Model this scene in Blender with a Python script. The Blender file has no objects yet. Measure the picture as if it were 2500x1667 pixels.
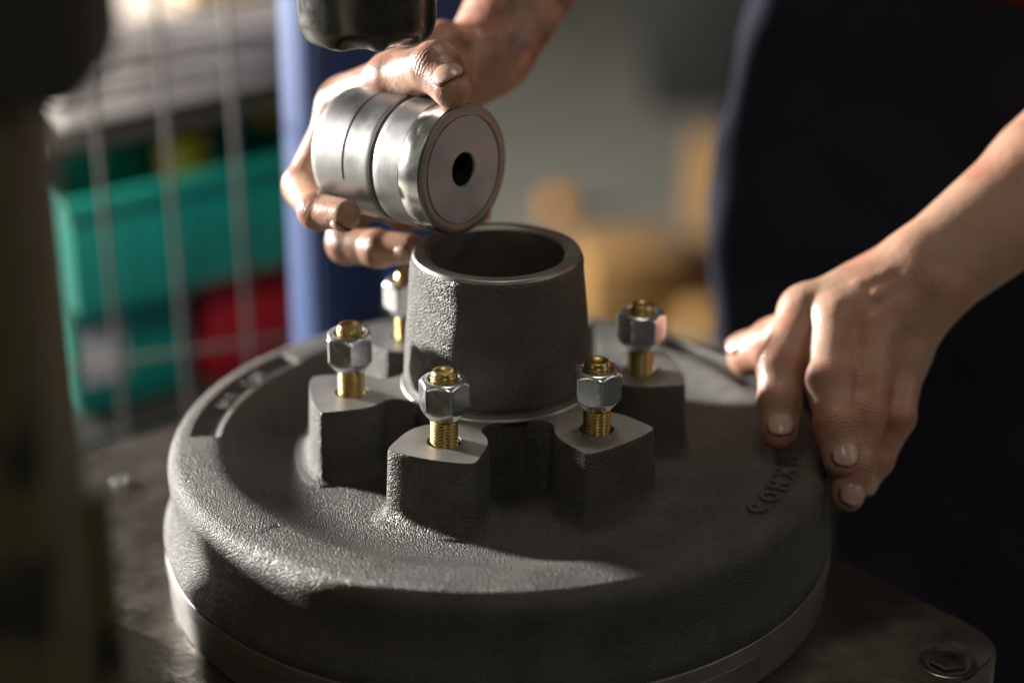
import bpy, bmesh, math, random
import numpy as np
from mathutils import Vector, Matrix
random.seed(4)
rng = np.random.default_rng(4)
S = 0.000682                       # scene unit of the plan (1 unit = 0.682 mm) in metres
sc = bpy.context.scene
COL = sc.collection
def V(p): return Vector((p[0]*S, p[1]*S, p[2]*S))

# ------------------------------------------------------------------ camera
EL = math.radians(23.3425)
cam = bpy.data.cameras.new('camera'); cam_o = bpy.data.objects.new('camera', cam); COL.objects.link(cam_o)
cam.lens = 74.04; cam.sensor_width = 36.0; cam.clip_start = 0.05; cam.clip_end = 60
cam_o.location = V((10.117, -1461.9*math.cos(EL), 29.688+1461.9*math.sin(EL)))
cam_o.rotation_euler = (math.pi/2-EL, 0, 0)
cam.dof.use_dof = True
cam.dof.focus_distance = 1378*S
cam.dof.aperture_fstop = 4.0*0.682*0.92
cam.dof.aperture_blades = 0
sc.camera = cam_o

# ------------------------------------------------------------------ world and lamps
w = bpy.data.worlds.new('World'); sc.world = w; w.use_nodes = True
bg = w.node_tree.nodes['Background']; bg.inputs[0].default_value = (0.72, 0.72, 0.69, 1); bg.inputs[1].default_value = 0.045
def area(name, pos, target, size, power, col, size_y=None):
    l = bpy.data.lights.new(name, 'AREA'); o = bpy.data.objects.new(name, l); COL.objects.link(o)
    l.shape = 'RECTANGLE'; l.size = size; l.size_y = size_y or size; l.energy = power; l.color = col
    o.location = pos
    o.rotation_euler = (Vector(target)-Vector(pos)).to_track_quat('-Z', 'Y').to_euler()
    return o
KA, KE, KD = math.radians(-119), math.radians(7.2), 3.4
area('window_lamp', (KD*math.cos(KE)*math.sin(KA), -KD*math.cos(KE)*math.cos(KA), KD*math.sin(KE)), (0, 0, 0.0), 0.28, 540, (1.0, 0.97, 0.93))
area('ceiling_lamp', (0.1, 0.55, 1.9), (0.05, 0.0, 0.0), 0.5, 5.5, (1.0, 0.91, 0.76), 0.25)
area('front_fill', (0.25, -1.7, 1.9), (0.05, 0.0, 0.0), 0.4, 4.5, (1.0, 0.92, 0.8), 0.2)  # added fill from behind the camera, lifts the front of drum and hub
def spot(name, pos, target, power, deg, blend, rad, col):
    l = bpy.data.lights.new(name, 'SPOT'); o = bpy.data.objects.new(name, l); COL.objects.link(o)
    l.energy = power; l.spot_size = math.radians(deg); l.spot_blend = blend; l.shadow_soft_size = rad; l.color = col
    o.location = pos; o.rotation_euler = (Vector(target)-Vector(pos)).to_track_quat('-Z', 'Y').to_euler()
area('right_fill', (1.5, -0.55, 0.75), (0.1, 0.0, 0.05), 0.9, 2.6, (1.0, 0.95, 0.9))  # added soft fill from the right for sleeve face and hand, no actual doorway
spot('rack_fill_spot', (-0.55, -0.55, 1.2), (-0.24, 0.64, 0.02), 100, 21.5, 0.6, 0.09, (1.0, 0.95, 0.86))  # added narrow spot, only brightens the crates and bundles
sc.view_settings.view_transform = 'Standard'; sc.view_settings.look = 'None'
sc.view_settings.exposure = 0.0; sc.view_settings.gamma = 1.0; sc.view_settings.use_curve_mapping = False
sc.cycles.use_denoising = True
sc.cycles.max_bounces = 8
sc.cycles.sample_clamp_indirect = 4.0

# ------------------------------------------------------------------ material helpers
def mat(name, base, rough=0.5, metal=0.0, var=None, bump=None, rvar=None, spec=0.5, sss=0.0, coat=0.0):
    """var: list of (scale, colour, low, high, detail); bump: list of (kind, scale, strength, dist)."""
    m = bpy.data.materials.new(name); m.use_nodes = True
    nt = m.node_tree; N = nt.nodes; L = nt.links; b = N['Principled BSDF']
    b.inputs['Roughness'].default_value = rough; b.inputs['Metallic'].default_value = metal
    b.inputs['Specular IOR Level'].default_value = spec
    b.inputs['Coat Weight'].default_value = coat; b.inputs['Coat Roughness'].default_value = 0.15
    if sss:
        b.inputs['Subsurface Weight'].default_value = sss
        b.inputs['Subsurface Radius'].default_value = (1.0, 0.35, 0.2); b.inputs['Subsurface Scale'].default_value = 0.003
    tc = N.new('ShaderNodeTexCoord')
    col = None
    rgb = N.new('ShaderNodeRGB'); rgb.outputs[0].default_value = (*base, 1); col = rgb.outputs[0]
    for v in var or []:
        scale, c2, lo, hi, det = v[:5]
        n = N.new('ShaderNodeTexNoise'); n.inputs['Scale'].default_value = scale; n.inputs['Detail'].default_value = det
        n.inputs['Roughness'].default_value = 0.6
        if len(v) > 5:
            mp = N.new('ShaderNodeMapping'); mp.inputs['Scale'].default_value = v[5]; L.new(tc.outputs['Object'], mp.inputs[0]); L.new(mp.outputs[0], n.inputs['Vector'])
        else: L.new(tc.outputs['Object'], n.inputs['Vector'])
        r = N.new('ShaderNodeMapRange'); r.inputs[1].default_value = lo; r.inputs[2].default_value = hi; r.interpolation_type = 'SMOOTHSTEP'
        L.new(n.outputs[0], r.inputs[0])
        mx = N.new('ShaderNodeMix'); mx.data_type = 'RGBA'
        L.new(r.outputs[0], mx.inputs[0]); L.new(col, mx.inputs[6]); mx.inputs[7].default_value = (*c2, 1); col = mx.outputs[2]
    L.new(col, b.inputs['Base Color'])
    if rvar:
        n = N.new('ShaderNodeTexNoise'); n.inputs['Scale'].default_value = rvar[0]; n.inputs['Detail'].default_value = 4
        if len(rvar) > 3:
            mp = N.new('ShaderNodeMapping'); mp.inputs['Scale'].default_value = rvar[3]; L.new(tc.outputs['Object'], mp.inputs[0]); L.new(mp.outputs[0], n.inputs['Vector'])
        else: L.new(tc.outputs['Object'], n.inputs['Vector'])
        r = N.new('ShaderNodeMapRange'); r.inputs[1].default_value = 0.3; r.inputs[2].default_value = 0.7
        r.inputs[3].default_value = rvar[1]; r.inputs[4].default_value = rvar[2]
        L.new(n.outputs[0], r.inputs[0]); L.new(r.outputs[0], b.inputs['Roughness'])
    prev = None
    for kind, scale, strength, dist in bump or []:
        if kind == 'v':
            n = N.new('ShaderNodeTexVoronoi'); n.feature = 'F1'; out = n.outputs['Distance']; inv = True
        elif kind == 'w':            # concentric turning marks round the local z axis
            n = N.new('ShaderNodeTexWave'); n.wave_type = 'RINGS'; n.rings_direction = 'Z'; n.inputs['Distortion'].default_value = 0.6; n.inputs['Detail'].default_value = 3; out = n.outputs['Fac']; inv = False
        else:
            n = N.new('ShaderNodeTexNoise'); n.inputs['Detail'].default_value = 3; out = n.outputs[0]; inv = False
        n.inputs['Scale'].default_value = scale
        if kind == 's':              # turning marks along the local z axis
            mp = N.new('ShaderNodeMapping'); mp.inputs['Scale'].default_value = (0.04, 0.04, 1.0); L.new(tc.outputs['Object'], mp.inputs[0]); L.new(mp.outputs[0], n.inputs['Vector'])
        else: L.new(tc.outputs['Object'], n.inputs['Vector'])
        bp = N.new('ShaderNodeBump'); bp.inputs['Strength'].default_value = strength; bp.inputs['Distance'].default_value = dist; bp.invert = inv
        L.new(out, bp.inputs['Height'])
        if prev: L.new(prev, bp.inputs['Normal'])
        prev = bp.outputs[0]
    if prev: L.new(prev, b.inputs['Normal'])
    return m

M = {}
M['iron'] = mat('cast_iron', (0.120, 0.114, 0.104), 0.42, 0.5, var=[(45, (0.085, 0.08, 0.072), 0.4, 0.75, 4), (9, (0.135, 0.115, 0.088), 0.5, 0.75, 4), (26, (0.07, 0.063, 0.052), 0.62, 0.78, 5)],
                bump=[('v', 1200, 1.0, 0.0009), ('n', 3000, 0.5, 0.00025), ('n', 110, 0.15, 0.001)], rvar=(420, 0.38, 0.72))
M['face'] = mat('machined_iron', (0.60, 0.58, 0.55), 0.36, 0.75, var=[(60, (0.40, 0.37, 0.33), 0.45, 0.75, 4)], rvar=(120, 0.30, 0.46),
                bump=[('n', 1500, 0.10, 0.0001)])
M['band'] = mat('turned_iron', (0.30, 0.285, 0.265), 0.42, 0.8, var=[(14, (0.2, 0.19, 0.17), 0.45, 0.7, 4)], rvar=(40, 0.36, 0.52),
                bump=[('s', 1200, 0.14, 0.0002), ('n', 300, 0.12, 0.0004)])
M['bore'] = mat('bored_iron', (0.34, 0.32, 0.29), 0.38, 0.85, rvar=(60, 0.3, 0.45))
M['zinc'] = mat('bright_zinc', (0.80, 0.83, 0.86), 0.26, 0.95, var=[(150, (0.70, 0.73, 0.76), 0.45, 0.7, 3)], rvar=(220, 0.17, 0.30))
M['gold'] = mat('yellow_zinc', (0.46, 0.33, 0.13), 0.3, 1.0, var=[(130, (0.46, 0.42, 0.17), 0.45, 0.65, 2), (90, (0.52, 0.27, 0.15), 0.55, 0.75, 2)], rvar=(260, 0.24, 0.42))
M['steel'] = mat('satin_steel', (0.43, 0.425, 0.415), 0.42, 1.0, rvar=(55, 0.34, 0.54), bump=[('s', 1400, 0.16, 0.0002), ('n', 500, 0.05, 0.0002)], var=[(35, (0.36, 0.35, 0.335), 0.45, 0.7, 5)])
M['mirror'] = mat('polished_steel', (0.66, 0.65, 0.61), 0.2, 1.0, rvar=(90, 0.16, 0.26))
M['plate_end'] = mat('ground_steel', (0.35, 0.39, 0.42), 0.5, 0.5, var=[(30, (0.26, 0.285, 0.305), 0.45, 0.75, 4)], rvar=(50, 0.36, 0.52), bump=[('w', 260, 0.06, 0.0003), ('n', 700, 0.1, 0.0002)])
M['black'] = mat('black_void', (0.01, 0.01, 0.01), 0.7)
M['ram'] = mat('oily_steel', (0.13, 0.127, 0.12), 0.24, 0.85, var=[(22, (0.08, 0.078, 0.07), 0.4, 0.65, 4)], rvar=(120, 0.2, 0.4),
               bump=[('n', 160, 0.05, 0.0005), ('n', 900, 0.2, 0.0002)], coat=0.2)
M['bed'] = mat('worn_bed_steel', (0.14, 0.125, 0.105), 0.42, 0.7, var=[(14, (0.08, 0.07, 0.06), 0.42, 0.68, 6), (60, (0.19, 0.165, 0.135), 0.55, 0.75, 3)],
               rvar=(35, 0.22, 0.6), bump=[('n', 55, 0.5, 0.0014), ('n', 260, 0.35, 0.0005)])
M['skin'] = mat('skin', (0.47, 0.262, 0.175), 0.42, 0.0, var=[(38, (0.46, 0.18, 0.115), 0.45, 0.72, 3), (22, (0.40, 0.25, 0.17), 0.5, 0.75, 4), (120, (0.20, 0.12, 0.08), 0.62, 0.80, 5)],
               rvar=(60, 0.38, 0.55), bump=[('v', 800, 0.3, 0.0004), ('n', 260, 0.42, 0.0006), ('n', 90, 0.2, 0.0012)], sss=0.18)
def skin_extra(m):
    nt = m.node_tree; N = nt.nodes; L = nt.links; b = N['Principled BSDF']
    def attr(n): a = N.new('ShaderNodeAttribute'); a.attribute_name = n; return a.outputs['Fac']
    def math_(op, a, b_=None):
        q = N.new('ShaderNodeMath'); q.operation = op
        for i_, v_ in enumerate((a, b_)):
            if v_ is None: continue
            if isinstance(v_, (int, float)): q.inputs[i_].default_value = v_
            else: L.new(v_, q.inputs[i_])
        return q.outputs[0]
    tc = N.new('ShaderNodeTexCoord')
    def noise(sc_, det=3):
        n = N.new('ShaderNodeTexNoise'); n.inputs['Scale'].default_value = sc_; n.inputs['Detail'].default_value = det; L.new(tc.outputs['Object'], n.inputs['Vector']); return n.outputs[0]
    wv = math_('SINE', math_('ADD', math_('MULTIPLY', attr('crease_s'), 1.15), math_('MULTIPLY', noise(70, 4), 13.0)))
    hgt = math_('MULTIPLY', math_('POWER', math_('ABSOLUTE', wv), 0.5), attr('crease_w'))
    bp = N.new('ShaderNodeBump'); bp.inputs['Strength'].default_value = 0.42; bp.inputs['Distance'].default_value = 0.0008
    L.new(hgt, bp.inputs['Height'])
    old = b.inputs['Normal'].links[0].from_socket; L.new(old, bp.inputs['Normal']); L.new(bp.outputs[0], b.inputs['Normal'])
    col = b.inputs['Base Color'].links[0].from_socket
    def mixc(fac, c, src):
        mx = N.new('ShaderNodeMix'); mx.data_type = 'RGBA'; L.new(fac, mx.inputs[0]); L.new(src, mx.inputs[6]); mx.inputs[7].default_value = (*c, 1); return mx.outputs[2]
    col = mixc(math_('MULTIPLY', attr('crease_w'), 0.5), (0.46, 0.17, 0.11), col)
    dark = math_('SUBTRACT', 1.0, math_('ABSOLUTE', wv)); dark = math_('MULTIPLY', math_('POWER', dark, 3.0), attr('crease_w'))
    col = mixc(math_('MULTIPLY', dark, 0.5), (0.16, 0.07, 0.05), col)
    gn = N.new('ShaderNodeMapRange'); gn.inputs[1].default_value = 0.47; gn.inputs[2].default_value = 0.72; L.new(noise(75, 6), gn.inputs[0])
    col = mixc(math_('MULTIPLY', math_('MULTIPLY', gn.outputs[0], attr('grime')), 0.85), (0.13, 0.075, 0.05), col)
    tn = N.new('ShaderNodeMapRange'); tn.inputs[1].default_value = 0.50; tn.inputs[2].default_value = 0.56; L.new(noise(26, 2), tn.inputs[0])
    col = mixc(math_('MULTIPLY', math_('MULTIPLY', tn.outputs[0], attr('tattoo')), 0.85), (0.045, 0.05, 0.05), col)
    L.new(col, b.inputs['Base Color'])
    ro = b.inputs['Roughness'].links[0].from_socket; L.new(math_('SUBTRACT', ro, math_('MULTIPLY', attr('grime'), 0.08)), b.inputs['Roughness'])
skin_extra(M['skin'])
M['grime'] = mat('nail_grime', (0.16, 0.075, 0.05), 0.6)
M['nail'] = mat('fingernail', (0.54, 0.345, 0.265), 0.26, 0.0, var=[(90, (0.42, 0.24, 0.17), 0.45, 0.75, 3)], sss=0.1)
M['navy'] = mat('navy_cotton', (0.021, 0.022, 0.034), 0.9, 0.0, var=[(12, (0.015, 0.016, 0.024), 0.4, 0.7, 4)], bump=[('n', 1400, 0.2, 0.0004)], spec=0.1)
M['red_cloth'] = mat('dark_red_cotton', (0.10, 0.008, 0.008), 0.85, 0.0, bump=[('n', 1400, 0.2, 0.0004)], spec=0.2)
M['blue'] = mat('blue_press_paint', (0.022, 0.055, 0.18), 0.5, 0.0, var=[(12, (0.017, 0.04, 0.13), 0.45, 0.7, 5), (40, (0.06, 0.06, 0.07), 0.66, 0.8, 5)])
M['olive'] = mat('olive_machine_paint', (0.085, 0.072, 0.027), 0.55, 0.0, var=[(11, (0.17, 0.14, 0.05), 0.5, 0.68, 3), (20, (0.01, 0.009, 0.006), 0.55, 0.62, 4)])
M['dark_metal'] = mat('dark_painted_metal', (0.025, 0.024, 0.02), 0.6, 0.0, var=[(9, (0.04, 0.035, 0.02), 0.5, 0.7, 3)])
M['teal'] = mat('teal_plastic', (0.005, 0.23, 0.17), 0.42, 0.0, var=[(15, (0.005, 0.17, 0.13), 0.45, 0.75, 4)])
M['redp'] = mat('red_plastic', (0.30, 0.008, 0.012), 0.42, 0.0, var=[(15, (0.2, 0.006, 0.01), 0.45, 0.75, 4)])
M['paper'] = mat('grey_white_paper', (0.62, 0.57, 0.53), 0.8, 0.0, var=[(20, (0.45, 0.40, 0.36), 0.45, 0.75, 4)])
M['card'] = mat('cardboard', (0.27, 0.145, 0.042), 0.85, 0.0, var=[(4, (0.17, 0.09, 0.033), 0.45, 0.7, 4)])
M['buff'] = mat('buff_cardboard', (0.58, 0.43, 0.25), 0.85, 0.0, var=[(8, (0.45, 0.32, 0.18), 0.45, 0.7, 4)])
M['orange'] = mat('orange_plastic', (0.62, 0.25, 0.01), 0.5)
M['wire'] = mat('galvanised_wire', (0.18, 0.165, 0.15), 0.5, 0.5, var=[(30, (0.09, 0.08, 0.07), 0.45, 0.7, 4)])
M['floor'] = mat('concrete_floor', (0.16, 0.155, 0.127), 0.7, 0.0, var=[(1.5, (0.125, 0.12, 0.097), 0.4, 0.7, 5), (6, (0.19, 0.18, 0.15), 0.5, 0.75, 5)])
M['bin'] = mat('black_plastic', (0.015, 0.014, 0.013), 0.5)
M['pale'] = mat('pale_grey_board', (0.45, 0.44, 0.45), 0.7)
M['label'] = mat('grey_label_paper', (0.50, 0.48, 0.47), 0.8, var=[(60, (0.3, 0.29, 0.28), 0.5, 0.7, 4)])

# ------------------------------------------------------------------ object helpers
def link(name, me, m=None, parent=None, sharp=None, smooth=True):
    o = bpy.data.objects.new(name, me); COL.objects.link(o)
    if m is not None and not me.materials: me.materials.append(m)
    if smooth and len(me.polygons):
        me.polygons.foreach_set('use_smooth', [True]*len(me.polygons))
        if sharp: me.set_sharp_from_angle(angle=math.radians(sharp))
    if parent: o.parent = parent
    return o
def mesh(name, verts, faces):
    me = bpy.data.meshes.new(name); me.from_pydata((np.asarray(verts, float)*S).tolist(), [], faces); me.update(); return me
def empty(name, loc, label, cat, group=None):
    o = bpy.data.objects.new(name, None); COL.objects.link(o); o.location = V(loc); o.empty_display_size = 0.02
    return tag(o, label, cat, group)
def tag(o, label=None, cat=None, group=None, kind=None):
    if label: o['label'] = label
    if cat: o['category'] = cat
    if group: o['group'] = group
    if kind: o['kind'] = kind
    return o
def polar(prof, n, dz=None, dr=None, a0=0.0, close=True):
    """revolve (r,z) samples; dz/dr(r,z,theta) add offsets."""
    P = np.asarray(prof, float); th = a0+np.arange(n)*2*np.pi/n
    r = np.repeat(P[:, 0][:, None], n, 1); z = np.repeat(P[:, 1][:, None], n, 1); T = np.repeat(th[None], len(P), 0)
    z2 = z+(dz(r, z, T) if dz else 0); r2 = r+(dr(r, z, T) if dr else 0)
    v = np.stack([r2*np.sin(T), -r2*np.cos(T), z2], -1).reshape(-1, 3)
    m_ = len(P); f = []
    for i in range(m_-1):
        for j in range(n):
            k = (j+1) % n
            f.append((i*n+j, i*n+k, (i+1)*n+k, (i+1)*n+j))
    return v, f
def curve_profile(pts, step=1.5, rad=None):
    """polyline with rounded corners: pts (r,z,corner_radius)."""
    out = []
    n = len(pts)
    for i, p in enumerate(pts):
        c = np.array(p[:2], float); q = p[2] if len(p) > 2 else 0
        if i in (0, n-1) or q <= 0: out.append(c); continue
        a = np.array(pts[i-1][:2], float); b = np.array(pts[i+1][:2], float)
        da = (a-c); db = (b-c); la, lb = np.linalg.norm(da), np.linalg.norm(db)
        q = min(q, la*0.49, lb*0.49); A = c+da/la*q; B = c+db/lb*q
        for t in np.linspace(0, 1, 9): out.append((1-t)**2*A+2*t*(1-t)*c+t*t*B)
    res = [out[0]]
    for p in out[1:]:
        d = np.linalg.norm(p-res[-1]); k = max(1, int(d//step)) if d > step*1.6 else 1
        a = res[-1].copy()
        for j in range(1, k+1): res.append(a+(p-a)*j/k)
    return np.array(res)
def box_v(x0, x1, y0, y1, z0, z1):
    v = [(x, y, z) for x in (x0, x1) for y in (y0, y1) for z in (z0, z1)]
    return v, [(0, 1, 3, 2), (4, 6, 7, 5), (0, 4, 5, 1), (2, 3, 7, 6), (0, 2, 6, 4), (1, 5, 7, 3)]
def box(name, dims, m, parent=None, bevel=1.0, rot=0, at=(0, 0, 0), seg=2):
    """bevelled box; dims x0,x1,y0,y1,z0,z1 local, rotated about z by rot degrees, placed at at."""
    v, f = box_v(*dims); me = mesh(name, v, f)
    if bevel:
        bm = bmesh.new(); bm.from_mesh(me); bmesh.ops.bevel(bm, geom=bm.edges[:], offset=bevel*S, segments=seg, affect='EDGES', profile=0.5); bm.to_mesh(me); bm.free()
    o = link(name, me, m, parent, sharp=40)
    o.location = V(at); o.rotation_euler = (0, 0, math.radians(rot))
    return o
def tube_v(path, rad, n=8):
    path = [np.asarray(p, float) for p in path]; v = []; f = []
    for i, p in enumerate(path):
        d = path[min(i+1, len(path)-1)]-path[max(i-1, 0)]; d /= np.linalg.norm(d)
        h = np.array([0, 0, 1.]) if abs(d[2]) < .9 else np.array([1., 0, 0]); a = np.cross(d, h); a /= np.linalg.norm(a); b = np.cross(d, a)
        for k in range(n):
            t = 2*math.pi*k/n; v.append(p+rad*(a*math.cos(t)+b*math.sin(t)))
    for i in range(len(path)-1):
        for k in range(n): f.append((i*n+k, i*n+(k+1) % n, (i+1)*n+(k+1) % n, (i+1)*n+k))
    f.append(tuple(range(n-1, -1, -1))); f.append(tuple((len(path)-1)*n+k for k in range(n)))
    return v, f

# ================================================================== SETTING
FLOOR = -1400
v = [(-9000, -3000, FLOOR), (9000, -3000, FLOOR), (9000, 14000, FLOOR), (-9000, 14000, FLOOR)]
tag(link('floor', mesh('floor', v, [(0, 1, 2, 3)]), M['floor']), kind='structure')

# ================================================================== BRAKE DRUM WITH HUB
PLATE = -147.0
ST_A = -19.67                        # bearing of the first stud
drum = empty('brake_drum', (0, 0, PLATE), 'dark cast iron brake drum with hub and six wheel studs on the press plate', 'brake drum')
def under(o, root):                  # parent without moving
    o.parent = root; o.location = o.location-root.location; return o
def sstep(x, a, b):
    t = np.clip((x-a)/(b-a), 0, 1); return t*t*(3-2*t)
POCKETS = [(-129, -88, 198, 215, 3.2), (47, 97, 197.5, 214.5, 2.6), (113, 141, 198, 214, 3.0), (-46, -8, 197, 214, 0.45)]
def pocket_dz(r, z, T):
    d = np.zeros_like(r); deg = (np.degrees(T)+180) % 360-180
    top = (z > -46) & (r > 190)
    for a, b, r0, r1, dep in POCKETS:
        e = 2.0/206*57.3
        k = sstep(deg, a-e*.5, a+e*.5)*(1-sstep(deg, b-e*.5, b+e*.5))*sstep(r, r0-1, r0+1)*(1-sstep(r, r1-1, r1+1))
        d -= dep*k*top
    d += 0.5*np.sin(3*T+1)*np.exp(-((r-150)/40)**2)
    return d
prof = curve_profile([(70, -49), (120, -49.5), (164, -52, 18), (196, -39.5, 12), (212, -39.5, 6), (226.5, -40.6, 9), (232, -50, 9), (230, -80, 22), (238, -101, 8), (236.5, -109.5, 2), (230, -110)], 1.6)
v, f = polar(prof, 640, dz=pocket_dz)
under(link('drum_casting', mesh('drum_casting', v, f), M['iron'], sharp=60), drum)
prof = curve_profile([(229, -109.7), (236.8, -109.7, 1.2), (237.6, -121, 1.0), (235.6, -121.6)], 3)
v, f = polar(prof, 256); under(link('machined_band', mesh('machined_band', v, f), M['band'], sharp=40), drum)
prof = curve_profile([(230, -121.3), (236.3, -121.9, 0.8), (235.6, -144.5, 2), (233, -147, 0), (205, -147)], 3)
v, f = polar(prof, 256); under(link('machined_band', mesh('machined_band', v, f), M['band'], sharp=40), drum)
# cast letters in the right pocket and worn lumps in the left one
def letter(ch, deg, r, size, zbase, h, flip):
    cu = bpy.data.curves.new('letter', 'FONT'); cu.body = ch; cu.size = size*S*1.35; cu.extrude = h*S; cu.bevel_depth = 0.5*S; cu.bevel_resolution = 1
    cu.align_x = 'CENTER'; cu.align_y = 'CENTER'
    o = bpy.data.objects.new('tmp', cu); COL.objects.link(o); dg = bpy.context.evaluated_depsgraph_get()
    me = bpy.data.meshes.new_from_object(o.evaluated_get(dg)); bpy.data.objects.remove(o); me.name = 'letter'; me.materials.clear()
    L_ = link('letter', me, M['iron'], sharp=50); t = math.radians(deg)
    L_.location = V((r*math.sin(t), -r*math.cos(t), zbase)); L_.rotation_euler = (0, 0, t+(math.pi if flip else 0))
    under(L_, drum)
for ch, dg_ in zip('COHXH', (56.5, 62.0, 67.0, 72.5, 78.0)): letter(ch, dg_, 206, 12.5, -42.0, 1.5, False)
for ch, dg_ in zip('HIIH', (-118, -114, -107.5, -103.5)): letter(ch, dg_, 204.5, 12.5, -42.8, 2.0, False)

# hub barrel
def hub_dr(r, z, T):
    return 0.35*np.sin(5*T+z*.05)+0.25*np.sin(9*T-z*.11)
prof = curve_profile([(96, -49.6), (80, -48.6, 14), (66.5, -36, 10), (63.5, -14), (62.5, -1.0, 1), (62.0, 4, 1), (65.8, 8.0, 2), (65.4, 12), (59.0, 92.3, 1.2), (57.6, 95.0, .6)], 1.6)
v, f = polar(prof, 320, dr=lambda r, z, T: np.where((z > 8) & (z < 88), hub_dr(r, z, T), 0)); under(link('hub_barrel', mesh('hub_barrel', v, f), M['iron'], sharp=50), drum)
prof = curve_profile([(57.9, 94.6), (57.0, 96.6, .4), (56, 97, .3), (48.8, 97, .5), (46.3, 95.2, .4)], 1.5)
v, f = polar(prof, 192); under(link('hub_rim', mesh('hub_rim', v, f), M['band'], sharp=40), drum)
prof = curve_profile([(46.3, 95.0), (46.0, 40, .5), (38, 39, .5), (38, -60)], 8)
v, f = polar(prof, 128); under(link('hub_bore', mesh('hub_bore', v, f), M['bore'], sharp=40), drum)
prof = curve_profile([(62.6, -1.4), (67.8, -1.0, .6), (67.2, 1.0, .5), (62.3, 1.8)], 1.0)
v, f = polar(prof, 192); under(link('machined_lip', mesh('machined_lip', v, f), M['face'], sharp=40), drum)

# stud pads: outline in (radial u, tangential v) round the bolt centre
half = [(28.4, 0), (27.6, 14), (25.8, 25.5), (24.0, 29.0), (20.5, 30.6), (9, 30.2), (-3, 29.0), (-11.5, 26.2), (-17, 22.3), (-21.5, 18.5), (-26, 17.3), (-31, 18.5), (-36, 21), (-41, 25)]
ctrl = np.array(half[::-1]+[(u, -v_) for u, v_ in half[1:]], float)[::1]
def catmull(P, n):
    out = []
    for i in range(len(P)-1):
        p0, p1, p2, p3 = P[max(i-1, 0)], P[i], P[i+1], P[min(i+2, len(P)-1)]
        for t in np.arange(n)/n:
            out.append(.5*((2*p1)+(-p0+p2)*t+(2*p0-5*p1+4*p2-p3)*t*t+(-p0+3*p1-3*p2+p3)*t**3))
    out.append(P[-1]); return np.array(out)
OUT = catmull(ctrl, 5)[::-1]         # counter-clockwise
if np.sum(OUT[:-1, 0]*OUT[1:, 1]-OUT[1:, 0]*OUT[:-1, 1]) < 0: OUT = OUT[::-1]
def normals2(P):
    d = np.gradient(P, axis=0); n = np.stack([d[:, 1], -d[:, 0]], -1); return n/np.linalg.norm(n, axis=1)[:, None]
NRM = normals2(OUT)
def pad_meshes():
    lev = [(0.0, 0.0)]                # (z, outward offset)
    lev = [(-0.25, -0.15), (-1.2, 0.35)]
    for z in np.linspace(-3, -40, 16): lev.append((z, 0.4+(-z)*0.045))
    for t in np.linspace(0, math.pi/2, 8)[1:]:
        lev.append((-40-9.6*math.sin(t)*1.0, 2.2+9.0*(1-math.cos(t))))
    lev.append((-51.5, 14))
    verts = []; faces = []; n = len(OUT)
    wob = np.interp(np.arange(n), np.arange(0, n+8, 5), np.random.default_rng(2).normal(0, .35, len(np.arange(0, n+8, 5))))
    for z, off in lev:
        P = OUT+NRM*(off+wob*min(1, -z/6))[:, None]
        for p in P: verts.append((p[0], p[1], z))
    for i in range(len(lev)-1):
        for j in range(n-1): faces.append((i*n+j, (i+1)*n+j, (i+1)*n+j+1, i*n+j+1))
    side = mesh('stud_pad', verts, faces)
    bm = bmesh.new(); N_ = 40; R_ = 11.6
    a = [bm.verts.new((p[0]*S, p[1]*S, 0)) for p in OUT+NRM*(-0.15)]
    h = [bm.verts.new((R_*math.cos(2*math.pi*k/N_)*S, R_*math.sin(2*math.pi*k/N_)*S, 0)) for k in range(N_)]
    ed = [bm.edges.new((a[i], a[(i+1) % len(a)])) for i in range(len(a))]+[bm.edges.new((h[i], h[(i+1) % N_])) for i in range(N_)]
    bmesh.ops.triangle_fill(bm, edges=ed, use_beauty=True)
    bmesh.ops.recalc_face_normals(bm, faces=bm.faces[:])
    if sum(fc.normal.z for fc in bm.faces) < 0: bmesh.ops.reverse_faces(bm, faces=bm.faces[:])
    hb = [bm.verts.new((x.co.x, x.co.y, -14*S)) for x in h]
    for i in range(N_): bm.faces.new((h[i], h[(i+1) % N_], hb[(i+1) % N_], hb[i]))
    bm.faces.new(hb)
    top = bpy.data.meshes.new('pad_face'); bm.to_mesh(top); bm.free()
    return side, top
side_me, top_me = pad_meshes()
side_me.materials.append(M['iron']); top_me.materials.append(M['face'])
# threaded stud with a dished end, and cone-seat nut
def stud_mesh():
    n = 48; pitch = 2.3; zs = np.concatenate([np.arange(-13, 48.6, pitch/7)]); v = []; f = []
    for z in zs:
        for k in range(n):
            t = 2*math.pi*k/n; ph = (z/pitch-t/(2*math.pi)) % 1
            r = 7.95+1.45*(1-abs(2*ph-1))
            if z > 46: r = min(r, 9.2-(z-46)*.55)
            v.append((r*math.cos(t), r*math.sin(t), z))
    for i in range(len(zs)-1):
        for k in range(n): f.append((i*n+k, i*n+(k+1) % n, (i+1)*n+(k+1) % n, (i+1)*n+k))
    cap = [(7.6, 49.6), (7.1, 50.0), (5.6, 49.9), (4.6, 49.3), (2.5, 48.7)]; b = (len(zs)-1)*n; last = b
    for r, z in cap:
        s0 = len(v)
        for k in range(n): t = 2*math.pi*k/n; v.append((r*math.cos(t), r*math.sin(t), z))
        for k in range(n): f.append((last+k, last+(k+1) % n, s0+(k+1) % n, s0+k))
        last = s0
    v.append((0, 0, 48.5)); c = len(v)-1
    for k in range(n): f.append((last+k, last+(k+1) % n, c))
    return mesh('wheel_stud', v, f)
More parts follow.
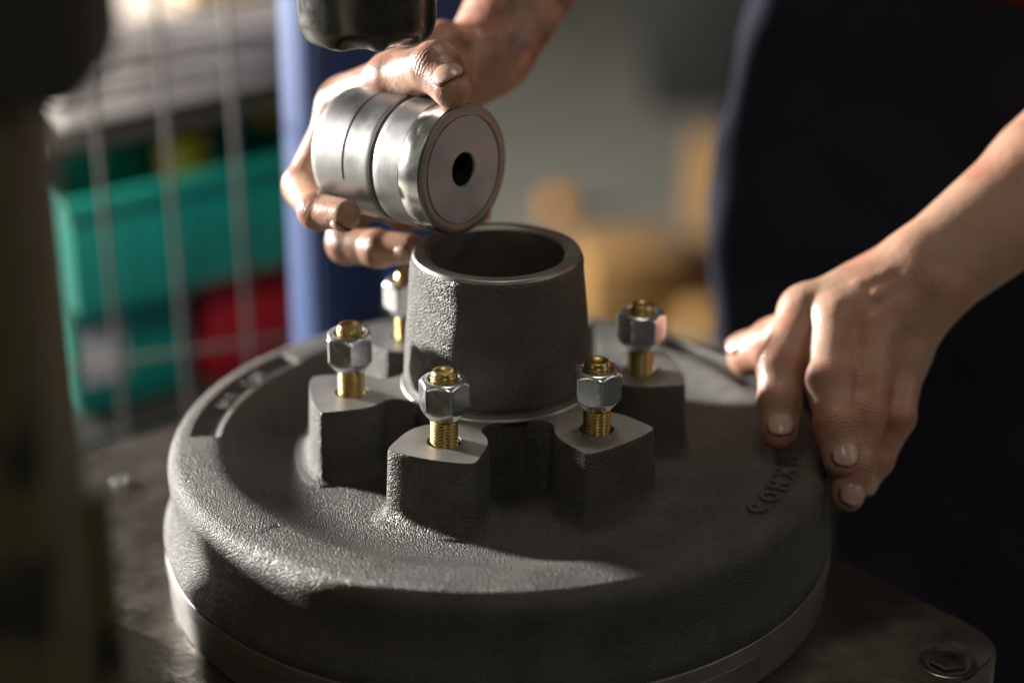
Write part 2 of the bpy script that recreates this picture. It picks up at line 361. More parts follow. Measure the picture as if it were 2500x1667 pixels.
def nut_mesh():
    n = 120; ap = 15.2; v = []; f = []
    def lim(z):                       # turned envelope: cone seat below, chamfer above
        lo = 10.6+(z-16.8)*0.82 if z < 27 else 99
        hi = 17.7-max(0, z-40.2)**1.25*.62
        return min(lo, hi)
    zs = np.concatenate([np.linspace(16.8, 30, 34), np.linspace(30.6, 39.5, 6), np.linspace(40, 44.0, 16)])
    for z in zs:
        for k in range(n):
            t = 2*math.pi*k/n; a = (t+math.pi/6) % (math.pi/3)-math.pi/6
            hexr = min(ap/math.cos(a), 17.35)
            r = -math.log(math.exp(-4*hexr/1.6)+math.exp(-4*lim(z)/1.6))*1.6/4
            v.append((r*math.cos(t), r*math.sin(t), z))
    for i in range(len(zs)-1):
        for k in range(n): f.append((i*n+k, i*n+(k+1) % n, (i+1)*n+(k+1) % n, (i+1)*n+k))
    last = (len(zs)-1)*n
    for r, z in ((12.6, 44.3), (11.2, 44.2), (9.6, 42.6), (9.3, 40)):
        s0 = len(v)
        for k in range(n): t = 2*math.pi*k/n; v.append((r*math.cos(t), r*math.sin(t), z))
        for k in range(n): f.append((last+k, last+(k+1) % n, s0+(k+1) % n, s0+k))
        last = s0
    s0 = len(v)
    for k in range(n): t = 2*math.pi*k/n; v.append((9.3*math.cos(t), 9.3*math.sin(t), 16.6))
    for k in range(n): f.append((s0+k, s0+(k+1) % n, (k+1) % n, k))
    return mesh('wheel_nut', v, f)
stud_me, nut_me = stud_mesh(), nut_mesh(); stud_me.materials.append(M['gold']); nut_me.materials.append(M['zinc'])
for me in (side_me, top_me, stud_me, nut_me): me.polygons.foreach_set('use_smooth', [True]*len(me.polygons))
side_me.set_sharp_from_angle(angle=math.radians(50)); top_me.set_sharp_from_angle(angle=math.radians(30))
stud_me.set_sharp_from_angle(angle=math.radians(75)); nut_me.set_sharp_from_angle(angle=math.radians(38))
nut_rot = [17, 8, 31, 22, 40, 5]
for i in range(6):
    deg = ST_A+60*i; t = math.radians(deg); c = (102.5*math.sin(t), -102.5*math.cos(t), 0)
    rz = t-math.pi/2
    p = link('stud_pad', side_me, None, smooth=False); p.location = V(c); p.rotation_euler = (0, 0, rz); under(p, drum)
    q = link('pad_face', top_me, None, smooth=False); q.parent = p
    s_ = link('wheel_stud', stud_me, None, smooth=False); s_.location = V((c[0], c[1], c[2]+rng.uniform(-1.2, 1.0))); s_.rotation_euler = (math.radians(rng.normal(0, .5)), math.radians(rng.normal(0, .5)), rng.uniform(0, 6)); under(s_, drum)
    nn = link('wheel_nut', nut_me, None, smooth=False); nn.parent = s_; nn.rotation_euler = (0, 0, math.radians(nut_rot[i])-s_.rotation_euler.z)

# ================================================================== STEEL SLEEVE HELD IN THE HAND
AX = Vector((0.774, -0.632, 0.051)).normalized(); FC = (-22, 0, 155)
sleeve = empty('press_sleeve', FC, 'shiny steel press sleeve with grooves and a centre hole, held above the hub', 'sleeve')
sleeve.rotation_euler = AX.to_track_quat('Z', 'Y').to_euler()
def sl(name, prof, m, n=160, sharp=40, dr=None):
    v, f = polar(prof, n, dr=dr); return link(name, mesh(name, v, f), m, sleeve, sharp=sharp)
def slit(r, z, T):
    deg = (np.degrees(T)-SL0+180) % 360-180
    return np.where((np.abs(z+70.5) < 0.9) & (np.abs(deg) < 98) & (r > 40), -4.5, 0.0)
SL0 = 180
zz = np.concatenate([np.linspace(-100, -71.6, 12), np.linspace(-71.5, -69.5, 9), np.linspace(-69.4, -48.2, 8)])
body = [(0, -100.8), (41.5, -100.8), (43.2, -100.2)]+[(44, z) for z in zz[1:]]+[(43.8, -47.4), (43, -47.0), (40.4, -46.8), (40.4, -43.2), (43, -43.0), (43.8, -42.6)]+[(44, z) for z in np.linspace(-42, -20.4, 6)]+[(43.7, -20.0), (43.2, -19.8)]
sl('sleeve_body', body, M['steel'], 240, 35, slit)
sl('polished_ring', [(43.2, -19.85), (44.2, -19.6), (44.5, -19.2), (44.5, -10), (44.5, -2.6), (43.6, -1.6), (42.6, -1.3)], M['mirror'], 160, 40)
sl('end_ring', [(42.6, -1.4), (44.0, -1.0), (43.9, -0.4), (42.6, 0.0), (38.0, 0.05), (37.5, -0.2), (37.4, -1.4)], M['band'], 160, 35)
sl('end_plate', [(37.4, -1.2), (36.6, -1.2), (36.3, -0.2), (12.3, -0.15), (11.4, -1.0), (11.3, -40)], M['plate_end'], 128, 35)
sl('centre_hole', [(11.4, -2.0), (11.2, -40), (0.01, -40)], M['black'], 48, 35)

# ================================================================== PRESS: upright, bed and ram
press = empty('hydraulic_press', (-110, 460, FLOOR), 'blue workshop press with its dark oily ram above the drum', 'press')
UR = -50
o = box('upright', (0, 43, 0, 80, FLOOR, 1500), M['blue'], None, 5, UR, (-195, 450, 0)); under(o, press)
o = box('flange', (43.3, 49, 4, 40, FLOOR, 1500), M['blue'], None, 2, UR, (-195, 450, 0)); under(o, press)
o = box('rear_brace', (-150, -25, 640, 700, FLOOR, 1500), M['blue'], None, 5); under(o, press)
o = box('cross_slab', (0, 170, -150, 0, PLATE-30, PLATE), M['bed'], None, 3, 59, (-165, 410, 0)); under(o, press)
o = box('bed_beam', (-300, 240, -90, 80, PLATE-190, PLATE-33), M['dark_metal'], None, 6, 40, (40, 120, 0)); under(o, press)
o = box('bed_leg', (-60, 60, -60, 60, FLOOR, PLATE-191), M['dark_metal'], None, 6, 40, (40, 120, 0)); under(o, press)
def ram_dr(r, z, T):
    d = np.zeros_like(r)
    for a, wd, h, dep in ((-4, 13, 7, 9), (36, 14, 6, 9), (-44, 8, 3, 1.2), (66, 6, 3, 1.5)):
        d -= dep*np.exp(-(((np.degrees(T)+180) % 360-180-a)/wd)**4)*np.exp(-(np.maximum(z-246, 0)/h)**2)*(r > 25)
    return d+0.12*np.sin(7*T+z*.2)*(r > 25)
prof = curve_profile([(0.01, 246.5), (34, 246, 6), (41.5, 247.5, 5), (45, 256, 5), (45.3, 330), (45.3, 620)], 2.0)
prof = np.array([p for p in prof if p[1] < 345]+[(45.3, 400), (45.3, 620)])
v, f = polar(prof, 200, dr=ram_dr); v = v+np.array([-84, -2, 0.])
under(link('ram', mesh('ram', v, f), M['ram'], sharp=50), press)

# loose bed plate the drum stands on: rotated quad with rounded corner and bolts
def plate_outline():
    P = [(-71, 402), (-520, 30), (-110, -560), (352, -112)]
    # front-right corner rounded, others slightly
    out = []
    n = len(P)
    for i in range(n):
        c = np.array(P[i], float); a = np.array(P[i-1], float)-c; b = np.array(P[(i+1) % n], float)-c; q = 40 if i == 3 else 12
        A = c+a/np.linalg.norm(a)*q; B = c+b/np.linalg.norm(b)*q
        for t in np.linspace(0, 1, 9): out.append((1-t)**2*A+2*t*(1-t)*c+t*t*B)
    return out
PO = plate_outline(); n = len(PO)
bm = bmesh.new()
lo = [bm.verts.new((p[0]*S, p[1]*S, (PLATE-32)*S)) for p in PO]; hi = [bm.verts.new((p[0]*S, p[1]*S, PLATE*S)) for p in PO]
ft = bm.faces.new(hi); bm.faces.new(lo[::-1])
for i in range(n): bm.faces.new((lo[i], lo[(i+1) % n], hi[(i+1) % n], hi[i]))
bmesh.ops.recalc_face_normals(bm, faces=bm.faces[:])
bmesh.ops.bevel(bm, geom=[e for e in bm.edges if all(abs(x.co.z-PLATE*S) < 1e-6 for x in e.verts)], offset=2*S, segments=2, affect='EDGES')
pm = bpy.data.meshes.new('bed_plate'); bm.to_mesh(pm); bm.free()
plate = tag(link('bed_plate', pm, M['bed'], sharp=40), 'worn oily steel bed plate under the brake drum', 'plate')
def sunk_bolt(x, y, r, deg):
    prof = curve_profile([(r*1.5, 0.25), (r*1.42, 0.7, .3), (r*1.3, 0.5, .3), (r*1.18, 0.3)], 2); v, f = polar(prof, 48)
    o = link('recess_ring', mesh('recess_ring', v+np.array([x, y, PLATE]), f), M['ram'], plate, 40)
    v = []; f = []
    for ring, (q, z) in enumerate(((1.0, 0.3), (1.0, 2.6), (0.9, 3.2), (0.55, 3.2), (0.5, 1.2), (0.01, 1.2))):
        for k in range(6):
            t = math.radians(deg+60*k); v.append((x+r*q*math.cos(t), y+r*q*math.sin(t), PLATE+z))
    for i in range(5):
        for k in range(6): f.append((i*6+k, i*6+(k+1) % 6, (i+1)*6+(k+1) % 6, (i+1)*6+k))
    link('bolt', mesh('bolt', v, f), M['ram'], plate, smooth=False)
sunk_bolt(302, -133, 13, 12)
# small bright washer-like offcuts left on the plate
def chip(x, y, r, label):
    prof = curve_profile([(r*.45, 0.2), (r*.45, 3, .5), (r, 3, .6), (r, 0.2)], 1); v, f = polar(prof, 28)
    o = link('washer', mesh('washer', v, f), M['zinc'], None, 40); o.location = V((x, y, PLATE+.1)); tag(o, label, 'washer')
chip(-297, 130, 6.5, 'small bright washer lying on the bed plate beside the drum')

# ================================================================== OLIVE MACHINE COLUMN close on the left
mc = empty('machine_column', (-300, -470, FLOOR), 'dark olive painted machine column with chipped paint beside the bed plate', 'machine')
for nm, d, bv, m_ in (('column', (-420, -193, -540, -440, FLOOR, 355), 6, 'olive'), ('head', (-420, -158, -539, -441, 357, 900), 14, 'dark_metal'),
                     ('shade_block', (-520, -286, -430, -66, FLOOR, -33), 6, 'olive'), ('rail', (-230, -185, -446, -430, FLOOR, 140), 3, 'olive')):  # low block behind the column is added, unseen, to shade the drum's lower-left wall
    under(box(nm, d, M[m_], None, bv), mc)
for z in (40, 150): 
    v, f = polar(curve_profile([(0.01, 4), (9, 4, 1), (11, 0)], 3), 24)
    o = link('bolt_head', mesh('bolt_head', v, f), M['dark_metal'], None, 40); o.location = V((-225, -544, z)); o.rotation_euler = (math.pi/2, 0, 0); under(o, mc)

# ================================================================== SHELF BEHIND WIRE MESH
def crate(name, pos, rot, w_, d_, h_, m, label, group=None, t=6, sub=True):
    root = empty(name, pos, label, 'crate', group); root.rotation_euler = (0, 0, math.radians(rot))
    w_, d_, h_ = w_*KR, d_*KR, h_*KR
    def pb(nm, dims, bv=2): return box(nm, dims, M[m], root, bv)
    pb('base', (0, w_, 0, d_, 0, t)); pb('side_wall', (0, w_, 0, t, t, h_-8)); pb('side_wall', (0, w_, d_-t, d_, t, h_-8))
    pb('end_wall', (0, t, t+.3, d_-t-.3, t, h_-8)); pb('end_wall', (w_-t, w_, t+.3, d_-t-.3, t, h_-8))
    pb('rim', (-9, w_+9, -9, t, h_-14, h_+3), 3); pb('rim', (-9, w_+9, d_-t, d_+9, h_-14, h_+3), 3)
    pb('rim', (-9, t, t+.3, d_-t-.3, h_-14, h_+3), 3); pb('rim', (w_-t, w_+9, t+.3, d_-t-.3, h_-14, h_+3), 3)
    for k in range(1, 5): pb('rib', (w_*k/5-4, w_*k/5+4, -5, 0.5, 8, h_-15), 1.5)
    return root
# direction of the rack: left-near to right-far
RR = 38
RK = Vector((-463, 786, 0)); ex = Vector((math.cos(math.radians(RR)), math.sin(math.radians(RR)), 0)); ey = Vector((-ex.y, ex.x, 0))
KR = 1.09                            # rack size
def rk(a, b, z): p = RK+(ex*a+ey*b)*KR; return (p.x, p.y, 610+(z-610)*KR)
crate('storage_crate', rk(-5, 0, -206), RR, 330, 170, 118, 'teal', 'teal plastic crate stacked upper, its light rim behind the wire mesh')
crate('storage_crate', rk(0, 34, -330), RR, 140, 150, 118, 'teal', 'teal plastic crate with a grey label at the bottom of the rack')
crate('storage_crate', rk(160, 22, -330), RR, 190, 150, 122, 'redp', 'dark red plastic crate beside the labelled teal crate')
lab = box('crate_label', (9, 65, -7.4, -6.2, 37, 100), M['label'], None, 0, RR, rk(0, 34, -330)); tag(lab, 'pale grey paper label on the lower teal crate', 'label')
crate('storage_crate', rk(60, 190, -206), RR, 330, 150, 190, 'teal', 'taller teal crate standing behind the upper teal crate')
o = box('plastic_part', (0, 60, 0, 40, 0, 60), M['orange'], None, 12, RR+20, rk(150, 50, -118), 4); tag(o, 'orange plastic part lying in the upper teal crate', 'part')
o = box('plastic_part', (0, 60, 0, 40, 0, 60), M['orange'], None, 12, RR-10, rk(265, 80, -84), 4); tag(o, 'orange plastic part by the blue press upright', 'part')
for k in range(6):
    t_ = 9.5+rng.uniform(0, 3.5)
    z0 = -14+k*15
    o = box('paper_bundle', (rng.uniform(-6, 6), 316+rng.uniform(-30, 20), 0, 190, 0, t_*KR), M['paper'], None, 2, RR+rng.uniform(-3, 3), rk(4+rng.uniform(-5, 5), 12+rng.uniform(-4, 8), z0))
    tag(o, ('lowest flat grey white bundle, lying directly on the shelf board', 'second flat bundle from the bottom of the white stack', 'third flat bundle from the bottom of the white stack', 'third flat bundle from the top of the white stack', 'second flat bundle from the top of the white stack', 'topmost flat bundle of the white stack, under the buff carton')[k], 'bundle', 'stack of flat bundles on the rack')
tag(box('rack_shelf', (-30, 460, -4, 270, -100, -90), M['dark_metal'], None, 2, RR, rk(0, 0, 55.96)), 'dark metal shelf board under the flat white bundles', 'shelf')
tag(box('rack_shelf', (-60, 460, -25, 270, -444, -428), M['dark_metal'], None, 2, RR, rk(0, 0, 55.96)), 'dark metal shelf board under the coloured crates', 'shelf')
tag(box('carton', (0, 240, 0, 180, 0, 120), M['buff'], None, 2, RR-3, rk(165, 25, 80)), 'buff cardboard carton lying on top of the white bundles', 'box')
tag(box('carton', (0, 170, 0, 140, 0, 110), M['buff'], None, 2, RR+6, rk(300, 40, -14)), 'buff cardboard carton beside the white bundles near the press', 'box')
guard = empty('wire_mesh_panel', (-380, 545, -350), 'grey wire mesh guard panel in front of the crates', 'mesh panel')
MR = 22; mx = Vector((math.cos(math.radians(MR)), math.sin(math.radians(MR)), 0)); M0 = Vector((-382, 548, 0))
lean = 0.035
for k in range(-1, 6):
    p = M0+mx*(k*66+4); q = p
    v, f = tube_v([(p.x+lean*350-7, p.y, -420), (p.x-2, p.y, 60), (p.x-lean*200-2, p.y, 400)], 3.0, 10)
    under(link('wire', mesh('wire', v, f), M['wire'], None, None), guard)
for z in (72, -226, -400, 330):
    p, q = M0+mx*-80, M0+mx*345
    v, f = tube_v([(p.x, p.y-6, z), (q.x, q.y-6, z-3)], 2.4, 10)
    under(link('wire', mesh('wire', v, f), M['wire'], None, None), guard)

# ================================================================== FAR FLOOR: cartons, black bin, board
def carton(pos, rot, w_, d_, h_, m, label):
    r = empty('carton', pos, label, 'box'); r.rotation_euler = (0, 0, math.radians(rot))
    box('carton_body', (0, w_, 0, d_, 0, h_), M[m], r, 4)
    box('flap', (2, w_-2, 2, d_*.48, h_+.5, h_+4), M[m], r, 1); box('flap', (2, w_-2, d_*.52, d_-2, h_+.5, h_+4), M[m], r, 1)
carton((190, 3330, FLOOR), 10, 240, 240, 190, 'card', 'low open-topped golden cardboard carton on the floor behind the hub')
carton((445, 3600, FLOOR), -6, 300, 260, 350, 'card', 'tall golden cardboard carton on the floor beside the worker')
carton((455, 3290, FLOOR), 24, 150, 170, 70, 'card', 'flat golden cardboard carton lying in front of the tall carton')
carton((120, 4150, FLOOR), 12, 60, 60, 60, 'orange', 'small orange box on the floor far behind the hub')
bn = empty('black_bin', (450, 5150, FLOOR), 'large black plastic bin far back on the floor', 'bin')
box('bin_body', (0, 620, 0, 500, 0, 560), M['bin'], bn, 20); box('bin_rim', (-15, 635, -15, 515, 562, 600), M['bin'], bn, 10)
tag(box('pale_board', (0, 900, 0, 60, 0, 500), M['pale'], None, 6, -4, (560, 6100, FLOOR)), 'pale grey board standing behind the black bin', 'board')

# ================================================================== PERSON
def grid_axis(segs):
    out = [segs[0][0]]
    for a, b, st in segs:
        k = max(1, round((b-a)/st)); out += list(a+(b-a)*(np.arange(k)+1)/k)
    return np.array(out, np.float32)
class Field:
    def __init__(s, gx, gy, gz):
        s.g = (gx, gy, gz); s.F = np.full((len(gx), len(gy), len(gz)), 40.0, np.float32)
    def sub(s, lo, hi):
        sl_ = tuple(slice(max(0, int(np.searchsorted(g, l))-1), min(len(g), int(np.searchsorted(g, h))+1)) for g, l, h in zip(s.g, lo, hi))
        X = s.g[0][sl_[0]][:, None, None]; Y = s.g[1][sl_[1]][None, :, None]; Z = s.g[2][sl_[2]][None, None, :]
        return sl_, X, Y, Z
def dcap(X, Y, Z, a, b, ra, rb):
    a = np.asarray(a, np.float32); b = np.asarray(b, np.float32); d = b-a; L2 = float(d@d)+1e-6
    t = np.clip(((X-a[0])*d[0]+(Y-a[1])*d[1]+(Z-a[2])*d[2])/L2, 0, 1)
    return np.sqrt((X-a[0]-t*d[0])**2+(Y-a[1]-t*d[1])**2+(Z-a[2]-t*d[2])**2)-(ra+(rb-ra)*t)
def smin(a, b, k):
    h = np.clip(0.5+0.5*(b-a)/k, 0, 1); return b+(a-b)*h-k*h*(1-h)
def add_caps(fld, caps, k, pad=26):
    for a, b, ra, rb in caps:
        lo = np.minimum(a, b)-max(ra, rb)-pad; hi = np.maximum(a, b)+max(ra, rb)+pad
        s_, X, Y, Z = fld.sub(lo, hi)
        fld.F[s_] = smin(fld.F[s_], dcap(X, Y, Z, a, b, ra, rb), k)
def surface_nets(fld, iso=0.0):
    F = fld.F-iso; ins = F < 0; nx, ny, nz = F.shape
    c = [ins[i:nx-1+i, j:ny-1+j, k:nz-1+k] for i in (0, 1) for j in (0, 1) for k in (0, 1)]
    an = np.logical_or.reduce(c); al = np.logical_and.reduce(c); act = an & ~al
    I = np.argwhere(act); idx = np.full(act.shape, -1, np.int64); idx[act] = np.arange(len(I))
    G = fld.g; acc = np.zeros((len(I), 3)); cnt = np.zeros(len(I))
    off = np.array([(i, j, k) for i in (0, 1) for j in (0, 1) for k in (0, 1)])
    val = [F[I[:, 0]+o[0], I[:, 1]+o[1], I[:, 2]+o[2]] for o in off]
    pos = [np.stack([G[q][I[:, q]+o[q]] for q in range(3)], -1) for o in off]
    for a in range(8):
        for b in range(a+1, 8):
            if np.abs(off[a]-off[b]).sum() != 1: continue
            m_ = (val[a] < 0) != (val[b] < 0)
            t = np.where(m_, val[a]/np.where(m_, val[a]-val[b], 1), 0)[:, None]
            acc += np.where(m_[:, None], pos[a]+(pos[b]-pos[a])*t, 0); cnt += m_
    Vt = acc/cnt[:, None]; Q = []
    for ax in range(3):
        u, w_ = [(1, 2), (2, 0), (0, 1)][ax]
        A = np.take(ins, range(0, ins.shape[ax]-1), ax); B = np.take(ins, range(1, ins.shape[ax]), ax)
        E = np.argwhere(A != B); ok = (E[:, u] > 0) & (E[:, w_] > 0) & (E[:, u] < F.shape[u]-1) & (E[:, w_] < F.shape[w_]-1); E = E[ok]
        def cell(du, dw):
            c_ = E.copy(); c_[:, u] += du; c_[:, w_] += dw; return idx[c_[:, 0], c_[:, 1], c_[:, 2]]
        q = np.stack([cell(-1, -1), cell(0, -1), cell(0, 0), cell(-1, 0)], -1)
        fl = ~A[E[:, 0], E[:, 1], E[:, 2]]
        q[fl] = q[fl][:, ::-1]; Q.append(q)
    Q = np.concatenate(Q); Q = Q[(Q >= 0).all(1)]
    return Vt, Q
def np_mesh(name, Vt, Q):
    me = bpy.data.meshes.new(name); me.vertices.add(len(Vt)); me.vertices.foreach_set('co', (Vt*S).astype(np.float32).ravel())
    me.loops.add(len(Q)*4); me.loops.foreach_set('vertex_index', Q.astype(np.int32).ravel())
    me.polygons.add(len(Q)); me.polygons.foreach_set('loop_start', np.arange(len(Q), dtype=np.int32)*4)
    me.update(calc_edges=True); me.validate(); return me
A_ = lambda *p: np.array(p, np.float32)
# --- left hand of the worker (rests on the drum rim)
LH = dict(wrist=A_(304, 44, 62), elbow=A_(589, 200, 230),
  index=[A_(220, 42, 34), A_(199, 6, 8), A_(196, -15, -9), A_(195, -30, -25)],
  middle=[A_(240, 24, 37), A_(230, -20, 8), A_(232, -43, -13), A_(235, -56, -33)],
  ring=[A_(260, 14, 28), A_(251, -30, -11), A_(245, -48, -40), A_(240, -57, -60)],
  pinky=[A_(286, 18, 13), A_(277, -12, -22), A_(264, -22, -50), A_(254, -30, -65)],
  thumb=[A_(262, 58, 40), A_(224, 70, 8), A_(205, 85, -10), A_(188, 101, -25)])
# --- right hand of the worker (holds the sleeve)
RH = dict(wrist=A_(-11, 150, 186), elbow=A_(150, 330, 430),
  index=[A_(-110, 106, 165), A_(-138, 76, 117), A_(-124, 24, 117), A_(-103, 3, 122)],
  middle=[A_(-105, 124, 130), A_(-109, 84, 71), A_(-85, 62, 75), A_(-61, 48, 80)],
  ring=[A_(-90, 128, 132), A_(-90, 102, 98), A_(-66, 76, 97), A_(-44, 60, 101)],
  pinky=[A_(-66, 130, 132), A_(-56, 110, 95), A_(-36, 96, 92), A_(-14, 78, 96)],
  thumb=[A_(-40, 130, 198), A_(-68, 64, 199), A_(-41, 24, 219), A_(-29, 2, 211)])
import json
JOINTS = (LH, RH)
fld = Field(grid_axis([(-185, 40, 1.5), (40, 165, 5), (165, 345, 1.5), (345, 960, 9)]),
            grid_axis([(-100, 165, 1.5), (165, 720, 9)]),
            grid_axis([(-90, 240, 1.5), (240, 820, 9)]))
RS, LS = A_(240, 470, 690), A_(700, 420, 650)
caps = []
def arm(h, sh, wr):
    w0, e = h['wrist'], h['elbow']; d = e-w0; L_ = np.linalg.norm(d); d /= L_
    caps.append((w0, w0+d*L_*.45, 27, 37)); caps.append((w0+d*L_*.4, e, 38, 50))
    s_ = h['lat']
    caps.append((w0+s_*13, w0+d*90+s_*12, 22, 30)); caps.append((w0-s_*13, w0+d*90-s_*12, 22, 30))
    caps.append((w0+d*120+s_*12, w0+d*230+s_*14, 36, 42)); caps.append((w0+d*120-s_*10, w0+d*230-s_*12, 34, 40))
    caps.append((e, sh, 52, 68))
LH['lat'] = A_(-0.45, 0.55, 0.70); RH['lat'] = A_(-0.85, 0.1, -0.45)
for h, sh in ((LH, LS), (RH, RS)):
    h['lat'] = h['lat']/np.linalg.norm(h['lat']); arm(h, sh, 30)
caps += [(A_(300, 490, 600), A_(640, 460, 590), 95, 95), (A_(380, 510, 0), A_(400, 500, 560), 75, 75), (A_(480, 510, 0), A_(500, 500, 560), 75, 75)]
add_caps(fld, caps, 14, 30)
palm = []
for h in (LH, RH):
    w0 = h['wrist']; lat = h['lat']
    for k, (fg, off) in enumerate((('index', 14), ('middle', 5), ('ring', -5), ('pinky', -14))):
        m0 = h[fg][0]; st = w0+lat*off*(1 if h is LH else -1)
        palm.append((st, m0, 21, 17.5 if fg != 'pinky' else 15.5))
    palm.append((h['thumb'][0], h['thumb'][1], 21, 17)); palm.append((w0, h['thumb'][0], 22, 21))
    palm.append((h['thumb'][0], (h['index'][0]+w0)/2, 19, 17))
    palm.append(((w0+h['pinky'][0])/2, h['pinky'][0], 20, 16))
    palm.append((h['index'][0], h['pinky'][0], 15.5, 14.5))
    # web between thumb and index
    palm.append(((h['thumb'][0]+h['thumb'][1])/2, h['index'][0]*.8+w0*.2, 14, 13))
palm.append((A_(-75, 68, 195), A_(-110, 100, 172), 18.5, 17)); palm.append((A_(-45, 118, 192), A_(-100, 108, 170), 24, 20))
add_caps(fld, palm, 10, 24)
# tendons over the back of the left hand
ten = []
for fg, up in (('index', A_(-.15, -.5, .85)), ('middle', A_(0, -.5, .85)), ('ring', A_(.15, -.5, .85))):
    ten.append((LH['wrist']*.35+LH[fg][0]*.65+up*15.5, LH[fg][0]+up*16.0, 2.4, 3.6))
upv = A_(0, -.5, .86)
for (f1, f2), bend in ((('index', 'middle'), A_(-3, 0, 0)), (('middle', 'ring'), A_(4, 0, 0)), (('ring', 'pinky'), A_(-3, 0, 0))):
    m1 = (LH[f1][0]+LH[f2][0])/2; q = [LH['wrist']*(1-t_)+m1*t_+upv*(18.5 if t_ < .9 else 15)+bend*math.sin(t_*5) for t_ in (.1, .4, .7, .95)]
    for a_, b_ in zip(q[:-1], q[1:]): ten.append((a_, b_, 2.6, 2.4))
add_caps(fld, ten, 6, 14)
base = fld.F; final = base.copy()
RAD = dict(index=(16.8, 15.6, 13.6, 11.6), middle=(17, 15.8, 13.8, 11.8), ring=(16.5, 15.2, 13.2, 11.3), pinky=(15, 13.2, 11.6, 10.2), thumb=(20, 19.5, 18, 15.5))
def finger(h, fg, scale=1.0):
    J = h[fg]; R_ = [r*scale for r in RAD[fg]]
    lo = np.min(J, 0)-36; hi = np.max(J, 0)+36
    s_, X, Y, Z = fld.sub(lo, hi); d = None
    seg = []
    for i in range(3): seg.append((J[i], J[i+1], R_[i]*(.97 if i else 1), R_[i+1]*.95))
    for a, b, ra, rb in seg:
        q = dcap(X, Y, Z, a, b, ra, rb); d = q if d is None else smin(d, q, 4)
    for i in (1, 2):                   # fuller joints
        d = smin(d, dcap(X, Y, Z, J[i], J[i]+A_(0.1, 0, 0), R_[i]*.99, R_[i]*.99), 3)
    final[s_] = np.minimum(final[s_], smin(base[s_], d, 9))
for h in (LH, RH):
    for fg in ('index', 'middle', 'ring', 'pinky', 'thumb'): finger(h, fg, 1.14 if h is LH else 0.97)
fld.F = final
Vt, Q = surface_nets(fld)
pme = np_mesh('person', Vt, Q)
person = link('person', pme, M['skin'])
tag(person, 'person in navy trousers and red shirt, steadying the drum and holding the steel sleeve', 'person')
# crease and tattoo masks follow the anatomy
Pn = Vt.astype(np.float64); cs = np.zeros(len(Pn)); cw = np.zeros(len(Pn)); tat = np.zeros(len(Pn))
for h in (LH, RH):
    vdir = np.array([0, -.85, .45]) if h is LH else np.array([-.4, -.5, -.2])
    for fg in ('index', 'middle', 'ring', 'pinky', 'thumb'):
        J = [j_.astype(float) for j_ in h[fg]]
        for k in (1, 2):
            e = (J[k]-J[k-1])/np.linalg.norm(J[k]-J[k-1])+(J[k+1]-J[k])/np.linalg.norm(J[k+1]-J[k]); e /= np.linalg.norm(e)
            q = Pn-J[k]; s1 = q@e; dd = np.linalg.norm(q, axis=1); R1 = RAD[fg][k]
            dn = vdir-e*(vdir@e); dn /= np.linalg.norm(dn)
            w1 = np.exp(-(s1/(R1*.52))**2)*(dd < R1*1.5)*np.clip(((q-np.outer(s1, e))@dn)/R1*1.4+.15, 0, 1)
            up = w1 > cw; cw[up] = w1[up]; cs[up] = s1[up]
    d_ = (h['elbow']-h['wrist']).astype(float); L_ = np.linalg.norm(d_); tt = ((Pn-h['wrist'])@d_)/L_**2
    rd = np.linalg.norm(Pn-h['wrist']-np.outer(np.clip(tt, 0, 1), d_), axis=1)
    a0_ = .30 if h is LH else .02
    tat = np.maximum(tat, np.clip((tt-a0_)/.12, 0, 1)*(rd < 70))
grm = np.clip((60-Pn[:, 0])/40, 0, 1)*.9+.22
for nm, arr in (('crease_s', cs), ('crease_w', cw), ('tattoo', tat), ('grime', grm)):
    at_ = pme.attributes.new(nm, 'FLOAT', 'POINT'); at_.data.foreach_set('value', arr.astype(np.float32))
sm = person.modifiers.new('smooth', 'SMOOTH'); sm.factor = 0.5; sm.iterations = 3
# fingernails
def nail(h, fg, dors, wid=1.0, sc_=1.0, back=0.0):
    J = h[fg]; r = RAD[fg][3]*(1.14 if h is LH else .97); a, b = J[2], J[3]; e1 = (b-a)/np.linalg.norm(b-a)
    e3 = np.asarray(dors, float); e3 = e3-e1*(e3@e1); e3 /= np.linalg.norm(e3); e2 = np.cross(e1, e3)
    L_ = r*1.45*sc_; st = b+e1*(r*.5-L_-back); nu, nv = 13, 13; v = []; f = []
    for j in range(nv):
        t = j/(nv-1); wv = (1-abs(2*t-1)**2.6)**.5*.92+.08
        rr = r*1.02+0.5-3.0*max(0, t-.5)**1.6-1.3*(1-t)**3
        for i in range(nu):
            al = (i/(nu-1)*2-1)*math.radians(50)*wv*wid
            edge = abs(i/(nu-1)*2-1)
            v.append(st+e1*(t*L_)+(rr-.5*edge**4)*(math.sin(al)*e2+math.cos(al)*e3))
    for j in range(nv-1):
        for i in range(nu-1): f.append((j*nu+i, j*nu+i+1, (j+1)*nu+i+1, (j+1)*nu+i))
    cen = st+e1*(L_*.5)
    for nm, m_, k_, dn_ in (('fingernail', M['nail'], 1.0, 0.35), ('nail_grime', M['grime'], 1.07, -0.2)):
        vv = []
        for p in v:
            q = p-cen; a1 = q@e1; a2 = q@e2; a3 = q@e3
            vv.append(cen+e1*a1*k_+e2*a2*k_+e3*(a3+dn_-(.10*abs(a2) if k_ > 1 else 0)))
        o = link(nm, mesh(nm, vv, f), m_, person)
        so = o.modifiers.new('thick', 'SOLIDIFY'); so.thickness = 1.2*S; so.offset = -1
nail(LH, 'index', (-.05, -.9, .42), .86, .86); nail(LH, 'middle', (0.12, -.9, .35), .86, .86); nail(LH, 'ring', (0.15, -.9, .3), .86, .86); nail(LH, 'pinky', (.5, -.8, .3), .86, .86)
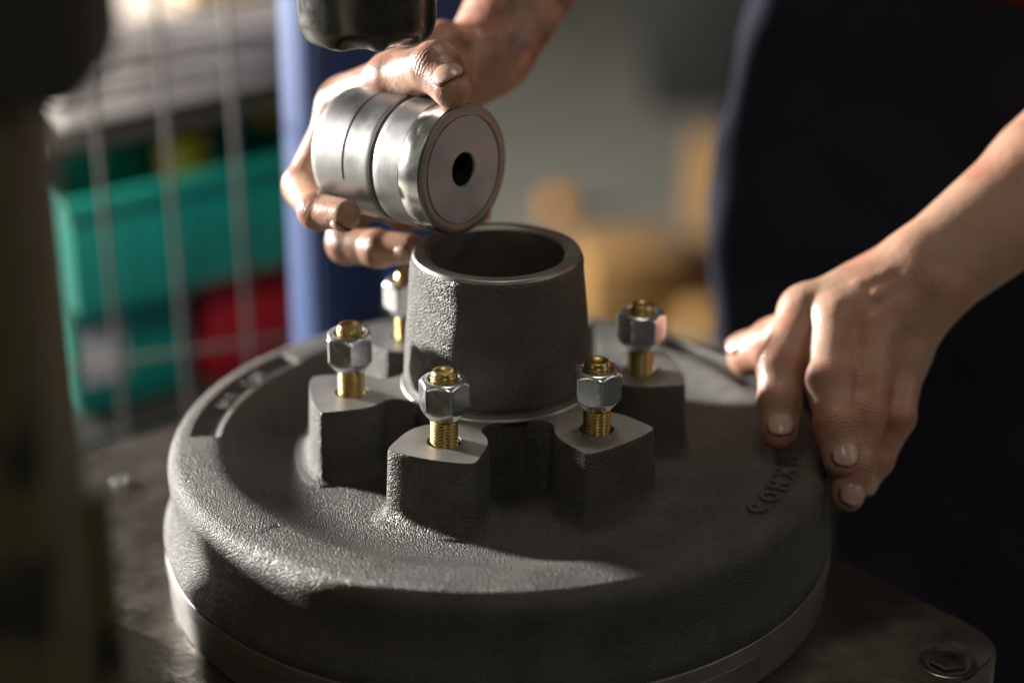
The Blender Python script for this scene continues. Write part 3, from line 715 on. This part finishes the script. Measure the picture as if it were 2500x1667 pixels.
nail(LH, 'thumb', (-.1, -.3, .9), .86, .86)
nail(RH, 'thumb', (.1, -.8, .5), .86, .8); nail(RH, 'index', (.45, -.8, -.25), .86, .8); nail(RH, 'middle', (.1, -.9, -.1), .86, .86); nail(RH, 'ring', (0, -.9, -.2), .86, .86); nail(RH, 'pinky', (0.1, -.9, -.2), .86, .86)
# clothing: trousers and shirt as thick shells round the body
BX, BY = 425.0, 505.0
def body_box(fl, hy, rad, grow):
    X, Y, Z = (fl.g[0][:, None, None], fl.g[1][None, :, None], fl.g[2][None, None, :])
    q = (Z+63)/1.0
    left = 198+np.where(q > 0, 33*(q/216)**2, 13*(q/107)**2).clip(0, 70)
    hw = BX-left+grow; yaw = math.radians(-9)
    x = (X-BX)*math.cos(yaw)+(Y-BY)*math.sin(yaw); y = -(X-BX)*math.sin(yaw)+(Y-BY)*math.cos(yaw)
    dx = np.abs(x)-(hw-rad); dy = np.abs(y)-(hy+grow-rad)
    return np.sqrt(np.maximum(dx, 0)**2+np.maximum(dy, 0)**2)+np.minimum(np.maximum(dx, dy), 0)-rad, X, Y, Z
def folds(X, Y, Z, a):
    return a*(np.sin(X*.055+Z*.021+np.sin(Y*.04+Z*.01)*1.5)+.7*np.sin(Z*.06+X*.03-Y*.045)+.5*np.sin(X*.11-Z*.05))
ax_ = lambda a, b, st: np.arange(a, b, st, dtype=np.float32)
tf = Field(ax_(150, 700, 7), ax_(370, 650, 7), ax_(-1400, 240, 9)); tf.F[:] = 200
legs = [(A_(BX+o_, BY, -230), A_(BX+o_*1.05, BY+10, -1340), 92, 72) for o_ in (-112, 112)]
add_caps(tf, legs, 20, 120)
d, X, Y, Z = body_box(tf, 96, 19, 0)
d = np.maximum(d, np.maximum(-900-Z, Z-205))
tf.F = smin(tf.F, (d+folds(X, Y, Z, 2.6)).astype(np.float32), 25)
Vt, Q = surface_nets(tf); link('trousers', np_mesh('trousers', Vt, Q), M['navy'], person)
sf = Field(ax_(120, 900, 8), ax_(330, 680, 8), ax_(100, 840, 8)); sf.F[:] = 200
add_caps(sf, [(RS, RS*.55+RH['elbow']*.45, 92, 82), (LS, LS*.55+LH['elbow']*.45, 92, 82), (RS, LS, 100, 100)], 30, 120)
d, X, Y, Z = body_box(sf, 96, 40, 6); d = np.maximum(d, Z-660)
sf.F = smin(sf.F, d.astype(np.float32), 50)+folds(X, Y, Z, 2.0).astype(np.float32)
sf.F = np.maximum(sf.F, 178-0.17*(X-352)-Z)
Vt, Q = surface_nets(sf); link('shirt', np_mesh('shirt', Vt, Q), M['red_cloth'], person)
